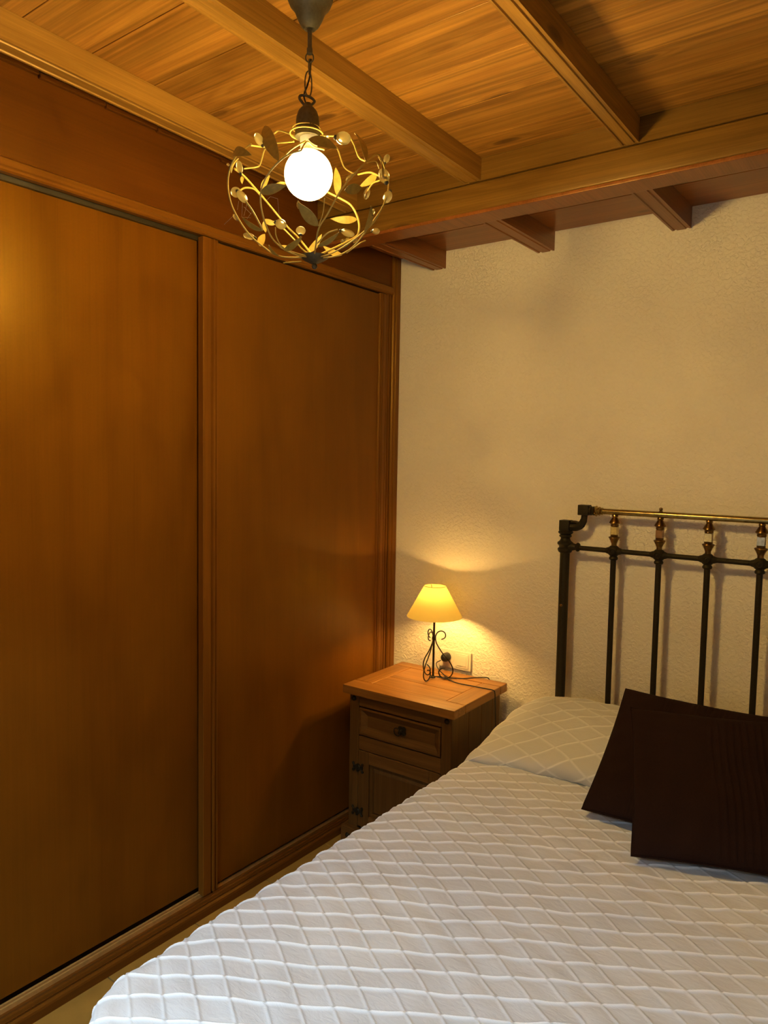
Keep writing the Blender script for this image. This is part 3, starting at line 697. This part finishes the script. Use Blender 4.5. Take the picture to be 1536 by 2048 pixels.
# ------------------------------------------------------------ cushions
def cushion(bl, ex, ey, size, thick, label, tucks, seed):
    n = 120; ex = Vector(ex).normalized(); ey = Vector(ey); ey = (ey-ex*ey.dot(ex)).normalized(); ez = ex.cross(ey)
    u = np.linspace(-1, 1, n); U, Vv = np.meshgrid(u, u, indexing='ij')
    pinch = 1-.035*(1-np.abs(U)**2)*np.abs(Vv)**2; pinch2 = 1-.035*(1-np.abs(Vv)**2)*np.abs(U)**2
    X = U*pinch2*size/2; Y = Vv*pinch*size/2
    prof = ((1-U**2)*(1-Vv**2)); H = thick/2*np.clip(prof, 0, 1)**.42
    r = np.random.RandomState(seed)
    wrn = np.zeros_like(U)
    for k in range(7):
        a = r.uniform(0, 2*PI); fq = r.uniform(4, 13); wrn += r.uniform(.0004, .0012)*np.sin(fq*(U*math.cos(a)+Vv*math.sin(a))*2+r.uniform(0, 6))
    body = np.clip(prof*6, 0, 1)
    tk = np.zeros_like(U)
    for c in tucks: tk += np.exp(-((U-c+.01*np.sin(Vv*5))/.011)**2)*.0036
    vs_, fs = [], []
    off = Vector(bl) + ex*(size/2) + ey*(size/2) + ez*(thick*.20)
    for s in (1, -1):
        Z = s*(H + (wrn + tk)*body) + (.0)*U
        P = np.stack([off[i] + X*ex[i] + Y*ey[i] + Z*ez[i] for i in range(3)], -1).reshape(-1, 3)
        f = grid_faces(n, n)
        if s < 0: f = f[:, ::-1]
        fs.append(f + len(vs_)*n*n); vs_.append(P)
    o = mesh_np('cushion', np.concatenate(vs_), np.concatenate(fs), 'cushion')
    bm = bmesh.new(); bm.from_mesh(o.data); bmesh.ops.remove_doubles(bm, verts=bm.verts, dist=1e-5); bm.to_mesh(o.data); bm.free()
    # piped seam
    m = MB(); edge_pts = []
    k = 24
    for a in range(4):
        for i in range(k):
            q = -1+2*i/k; uu, vv = [(q, -1), (1, q), (-q, 1), (-1, -q)][a]
            px_ = uu*(1-.035*(1-vv**2)*uu**2)*size/2; py_ = vv*(1-.035*(1-uu**2)*vv**2)*size/2
            edge_pts.append(off + ex*px_ + ey*py_)
    m.tube(edge_pts, .0022, 6, True); m.build('seam', 'cushion', o, smooth=True)
    tag(o, label, 'cushion', 'dark brown cushions on the bed')
    return o
tA = [-.02+.07*i for i in range(9)]
tB = [-.05+.085*i for i in range(10)]
cushion((1.238, -.785, .594), (1, 0, 0), (-.03, .34, .262), .430, .074, 'dark brown cushion half hidden behind the other cushion', [-.42, -.36, -.30] + tA, 3)
cushion((1.427, -.947, .594), (.938, .346, 0), (-.10, .32, .268), .430, .074, 'dark brown cushion with pleats lying in front of the other cushion', tB, 5)

# ------------------------------------------------------------ pendant lamp
DEP = 1.61
def ray(px, py): return (CR*((px-768)/FPX) - CU*((py-1024)/FPX) + CF)
def PP(px, py, d=DEP): return CAM + ray(px, py)*d
SC = DEP/FPX
C0 = PP(617, 350)
PXc, PYc = C0.x, C0.y
ztop = zc(PYc)
pend = empty('pendant_lamp', (PXc, PYc, ztop)); tag(pend, 'lit pendant lamp with a round wire cage of leaves and glass beads', 'lamp')
def loc(p): return Vector(p) - Vector((PXc, PYc, ztop))
def Q(m, name, mat, smooth=True, parent=None):
    return m.build(name, mat, parent or pend, smooth=smooth)
def zat(py): return PP(617, py).z + 0.0
# canopy
zcb = zat(71)-ztop
H_ = -zcb
Q(MB().lathe([(.004, zcb+.002), (.012, zcb), (.020, zcb+.008), (.0275, zcb+.022), (.0320, zcb+.034), (.0350, zcb+.040), (.0440, zcb+.050), (.0490, zcb+.062), (.0500, zcb+.074), (.0480, zcb+.084), (.0500, zcb+.088), (.0520, 0)], seg=48), 'canopy', 'bronze')
z_ = lambda py: zat(py)-ztop
Q(MB().lathe([(.0048, z_(70)), (.0048, z_(107))], seg=14).lathe([(.0065, z_(107)), (.0065, z_(117))], seg=14).lathe([(.0062, z_(68)), (.0062, z_(74))], seg=14), 'cord_grip', 'bronze')
def link(zc_, hh, ww, ry, name='chain_link', r=.0016, ox=0, oy=0):
    pts = []
    for k in range(24):
        a = 2*PI*k/24; x = ww*math.cos(a); z = hh*math.sin(a)
        pts.append((ox + x*math.cos(ry), oy + x*math.sin(ry), zc_+z))
    Q(MB().tube(pts, r, 8, True), name, 'bronze')
azr = math.atan2(CR.y, CR.x)
link(z_(124), .010, .0085, azr)
link(z_(142), .016, .0050, azr+1.3)
link(z_(174), .027, .0080, azr+.5, ox=-.003)
def curve(pts, r, name, mat='bronze', sm=5, parent=None): return Q(MB().tube([loc(p) for p in pts], r, 8, smooth=sm), name, mat, True, parent)
curve([PP(622, 118), PP(620, 150, DEP+.006), PP(615, 170, DEP+.006), PP(608, 190), PP(611, 205)], .0019, 'power_cord', 'rubber')
curve([PP(612, 214), PP(604, 204), PP(599, 196), PP(602, 191), PP(614, 192), PP(624, 197), PP(629, 203), PP(624, 209), PP(616, 216)], .0030, 'hanging_loop')
zs = z_(214)
Q(MB().lathe([(.007, zs+.004), (.009, zs-.002), (.014, zs-.006), (.0205, zs-.014), (.0245, zs-.026), (.0255, zs-.036), (.0255, zs-.052), (.0265, zs-.054), (.0275, zs-.060), (.0275, zs-.068), (.022, zs-.070)], (-.004, 0, 0), seg=32), 'lamp_holder', 'bronze')
def sph(a0, a1, r=.0525, k=20): return [(r*math.cos(a), r*math.sin(a)) for a in [math.radians(a0+(a1-a0)*i/k) for i in range(k+1)]]
bulb_light('globe_light', loc(C0), .0540, PENDANT_E, WARM, PSTOPS, pend)
gl = Q(MB().lathe(sph(-90, 66), tuple(loc(C0)), 48), 'globe_bulb', 'globe')
Q(MB().lathe([(.0215, .0482), (.019, .053), (.017, .060)], tuple(loc(C0)), 48), 'bulb_housing', 'white_paint', True, gl)
Q(MB().lathe([(.018, loc(C0).z+.045), (.020, zs-.060)], (0, 0, 0), seg=20), 'bulb_neck', 'white_paint')
# cage ellipsoid
EC = PP(619, 393); RH, RV = .178, .146
def cage(px, py, front=True):
    d = ray(px, py); o = CAM-EC
    D = Vector((d.x/RH, d.y/RH, d.z/RV)); O = Vector((o.x/RH, o.y/RH, o.z/RV))
    a = D.dot(D); b = O.dot(D); c = O.dot(O)-1; disc = b*b-a*c
    t = (-b - math.sqrt(disc)*(1 if front else -1))/a if disc > 0 else -b/a
    return CAM + d*t
def Xc(X, Y): return (400+X/3.4133, 150+Y/3.4133)
cupb = PP(628, 522)
def cg(pts, front): return [cage(*Xc(x, y), front) for x, y in pts]
cup_top = PP(628, 515)
Q(MB().lathe([(.004, -.012), (.010, -.010), (.022, -.004), (.032, .003), (.033, .0045), (.031, .0045), (.018, .0015), (.004, .000)], tuple(loc(PP(628, 517))), 32), 'bottom_cup', 'bronze')
Q(MB().ball(loc(PP(629, 533)), .0062, 16).lathe([(.004, 0), (.004, .012)], tuple(loc(PP(628.5, 532)))), 'finial', 'bronze')
st = 'stem'
def stem(pts, front, start=True, r=.0017, name='stem'):
    q = cg(pts, front)
    if start: q = [cup_top] + q
    return curve(q, r, name, st, 6)
stem([(790, 1170), (810, 1050), (870, 950), (960, 790), (1050, 680), (1130, 597), (1200, 545), (1235, 560), (1262, 640)], True)
stem([(660, 1228), (570, 1185), (490, 1110), (435, 980), (413, 860), (425, 760), (470, 670), (540, 590), (610, 540), (690, 515)], True)
stem([(550, 1238), (430, 1170), (330, 1080), (245, 950), (205, 850), (190, 740), (205, 640), (250, 550), (350, 470)], True)
stem([(670, 1110), (600, 1040), (500, 920), (400, 800), (300, 690), (235, 640)], False, r=.0024)
stem([(1040, 1120), (1085, 1060), (1075, 970), (1030, 890), (960, 845), (870, 800)], False, r=.0026)
stem([(900, 1242), (1000, 1205), (1075, 1140), (1150, 1040), (1235, 920), (1280, 810), (1285, 720), (1240, 690)], True)
stem([(880, 1225), (1000, 1160), (1100, 1085), (1190, 1000), (1250, 890)], True)
stem([(700, 1190), (640, 1120), (560, 1040), (500, 1000)], False, r=.002)
stem([(640, 1210), (560, 1170), (520, 1100), (515, 1040)], True, r=.0012)
stem([(420, 830), (370, 780), (310, 770), (270, 790)], False, False, .002)
stem([(430, 1060), (360, 930), (310, 860)], True, False)
stem([(1080, 680), (1160, 665), (1225, 690)], False, False, .0022)
stem([(1230, 720), (1180, 740), (1145, 790)], False, False, .0018)
stem([(1140, 600), (1200, 590), (1225, 640)], True, False, .0012)
stem([(800, 1150), (870, 1080), (940, 1055)], True, False, .0014)
stem([(690, 1140), (685, 1090)], True, False, .0012)
stem([(810, 1030), (840, 940), (850, 840)], True, False, .0011)
stem([(670, 870), (740, 920), (800, 1010)], True, False, .0011)
stem([(1130, 1130), (1090, 1150), (1000, 1215)], True, False, .0013)
stem([(570, 1283), (690, 1272)], True, False, .0014)
# top wires that run from the cage up to the ring round the holder
tc_ = PP(613, 268)
ringp = [tc_ + Vector((.036*math.cos(a), .036*math.sin(a), 0)) for a in [2*PI*k/28 for k in range(28)]]
Q(MB().tube([loc(p) for p in ringp], .0017, 8, True), 'top_ring', st)
ringq = [PP(613, 258) + Vector((.030*math.cos(a), .030*math.sin(a), 0)) for a in [2*PI*k/28 for k in range(28)]]
Q(MB().tube([loc(p) for p in ringq], .0012, 8, True), 'top_ring', st)
def topw(pts, dd): curve([PP(*Xc(x, y), DEP+dz) for (x, y), dz in zip(pts, dd)], .0019, 'top_wire', st, 5)
topw([(650, 415), (545, 380), (505, 400)], [0, .03, .04])
topw([(640, 455), (470, 470), (465, 495), (440, 510), (410, 610), (380, 630), (300, 640)], [0, .05, .07, .09, .12, .12, .11])
topw([(470, 492), (420, 490), (345, 480)], [.07, .04, .0])
topw([(800, 440), (900, 480), (940, 510), (985, 630), (1060, 680)], [.03, .10, .13, .17, .17])
topw([(820, 415), (1000, 420), (1045, 460), (1085, 560), (1130, 590)], [0, .0, -.01, -.03, -.07])
topw([(690, 515), (730, 455), (780, 490), (850, 510)], [-.12, -.06, -.03, -.03])
topw([(540, 590), (620, 510), (720, 450)], [-.13, -.09, -.035])
topw([(760, 405), (800, 348), (835, 400)], [.0, .02, .0])
# leaves
def leaf(base, tip, wid, n_hint, mat='leafmetal'):
    base, tip = Vector(base), Vector(tip); ax = tip-base; Ln = ax.length; ax.normalize()
    nrm = (n_hint - ax*n_hint.dot(ax)).normalized(); sd = ax.cross(nrm)
    m = MB(); bm = m.bm; n = 12; top = []; bot = []
    for i in range(n+1):
        t = i/n; hw_ = wid/2*max(.02, math.sin(PI*t**.85))**.8; bend = nrm*(.10*Ln*math.sin(PI*t))
        c = base + ax*Ln*t + bend
        row = [c + sd*hw_ + nrm*.0012, c, c - sd*hw_ + nrm*.0012]
        top.append([bm.verts.new(loc(p + nrm*.0004)) for p in row]); bot.append([bm.verts.new(loc(p - nrm*.0004)) for p in row])
    for i in range(n):
        for j in range(2):
            bm.faces.new((top[i][j], top[i+1][j], top[i+1][j+1], top[i][j+1])); bm.faces.new((bot[i][j], bot[i][j+1], bot[i+1][j+1], bot[i+1][j]))
        bm.faces.new((top[i][0], bot[i][0], bot[i+1][0], top[i+1][0])); bm.faces.new((top[i][2], top[i+1][2], bot[i+1][2], bot[i][2]))
    bm.faces.new((top[0][0], top[0][1], top[0][2], bot[0][2], bot[0][1], bot[0][0])); bm.faces.new((top[n][2], top[n][1], top[n][0], bot[n][0], bot[n][1], bot[n][2]))
    return Q(m, 'leaf', mat)
def lf(b, t, w_, front, dz=0):
    B = cage(*Xc(*b), front); Tp = cage(*Xc(*t), front)
    nh = (B+Tp)/2-EC; leaf(B, Tp, w_*SC/3.4133, nh if nh.length > .01 else CF)
for b, t, w_ in [((540, 590), (445, 350), 85), ((1130, 590), (1053, 398), 60), ((230, 535), (355, 548), 66), ((740, 440), (935, 505), 75), ((415, 805), (590, 755), 60), ((805, 1030), (665, 870), 70),
                 ((430, 1062), (290, 970), 42), ((575, 1195), (697, 1103), 44), ((552, 1240), (470, 1160), 44), ((800, 1168), (948, 1072), 40), ((985, 790), (1103, 768), 62), ((1120, 1075), (1165, 892), 60),
                 ((1205, 540), (1262, 650), 40), ((1240, 700), (1215, 560), 26)]:
    lf(b, t, w_, True)
for b, t, w_ in [((935, 825), (925, 632), 62), ((1072, 985), (890, 980), 58), ((1205, 680), (1085, 765), 55), ((420, 795), (478, 685), 46), ((522, 1015), (430, 985), 44), ((445, 1085), (408, 1165), 56),
                 ((735, 1212), (832, 1085), 52), ((968, 1228), (838, 1165), 52), ((445, 990), (450, 1075), 40), ((300, 680), (290, 745), 44), ((265, 570), (215, 670), 30), ((1005, 1160), (1000, 1110), 50), ((600, 740), (518, 742), 22), ((545, 1172), (600, 1165), 36)]:
    lf(b, t, w_, False)
# glass beads, each in a small metal cup
def bead(c, w_, h_, rot, front, capdir=1):
    p = cage(*Xc(*c), front); s = SC/3.4133
    a = math.radians(rot); ax = (CR*math.cos(a) + CU*math.sin(a)).normalized(); q = ax.to_track_quat('Z', 'Y').to_matrix()
    o = Q(MB().ball(loc(p), 1, 18, (w_*s/2, w_*s/2, h_*s/2), q), 'bead', 'bead')
    e = p - ax*(h_*s*.5)
    m = MB(); m.ball(loc(e), 1, 10, (w_*s*.22, w_*s*.22, h_*s*.14), q); m.build('bead_cap', 'bronze', o)
for c, w_, h_, r_, fr_ in [((403, 440), 52, 88, 120, True), ((978, 432), 78, 95, -5, True), ((1274, 572), 40, 62, 70, True), ((270, 630), 42, 84, 100, True), ((1255, 688), 72, 96, 110, True), ((1280, 832), 58, 84, -115, True),
                           ((1138, 810), 46, 84, -105, False), ((245, 800), 64, 66, 160, True), ((287, 830), 52, 92, -50, True), ((552, 1018), 62, 72, -20, True), ((688, 1062), 62, 52, 90, True), ((1008, 1078), 46, 92, -18, True),
                           ((335, 1100), 42, 82, 165, True), ((1200, 1066), 42, 54, 0, True), ((1005, 1140), 46, 70, 70, False), ((1180, 935), 26, 42, 80, True), ((862, 430), 26, 40, 30, True), ((1018, 702), 34, 70, -140, False),
                           ((985, 1140), 40, 60, 160, False), ((192, 612), 18, 20, 90, True), ((1060, 1130), 26, 46, 60, False), ((240, 970), 24, 46, 120, True), ((780, 1225), 44, 30, 90, False), ((675, 890), 34, 60, -80, False)]:
    bead(c, w_, h_, r_, fr_)
# a few strands of cobweb
cw = MB()
rw_ = random.Random(8)
def th(a, b, f1=True, f2=True): cw.tube([loc(cage(*Xc(*a), f1)), loc(cage(*Xc(*b), f2))], .00022, 3)
for a, b in [((290, 870), (285, 970)), ((285, 970), (345, 975)), ((300, 900), (350, 950)), ((320, 880), (300, 960)), ((350, 940), (320, 985)), ((240, 950), (165, 1020)), ((265, 860), (255, 920)), ((480, 830), (530, 845)), ((530, 845), (540, 960)), ((450, 860), (480, 830))]:
    th(a, b)
cwo = Q(cw, 'cobweb', 'plate'); cwo['kind'] = 'stuff'
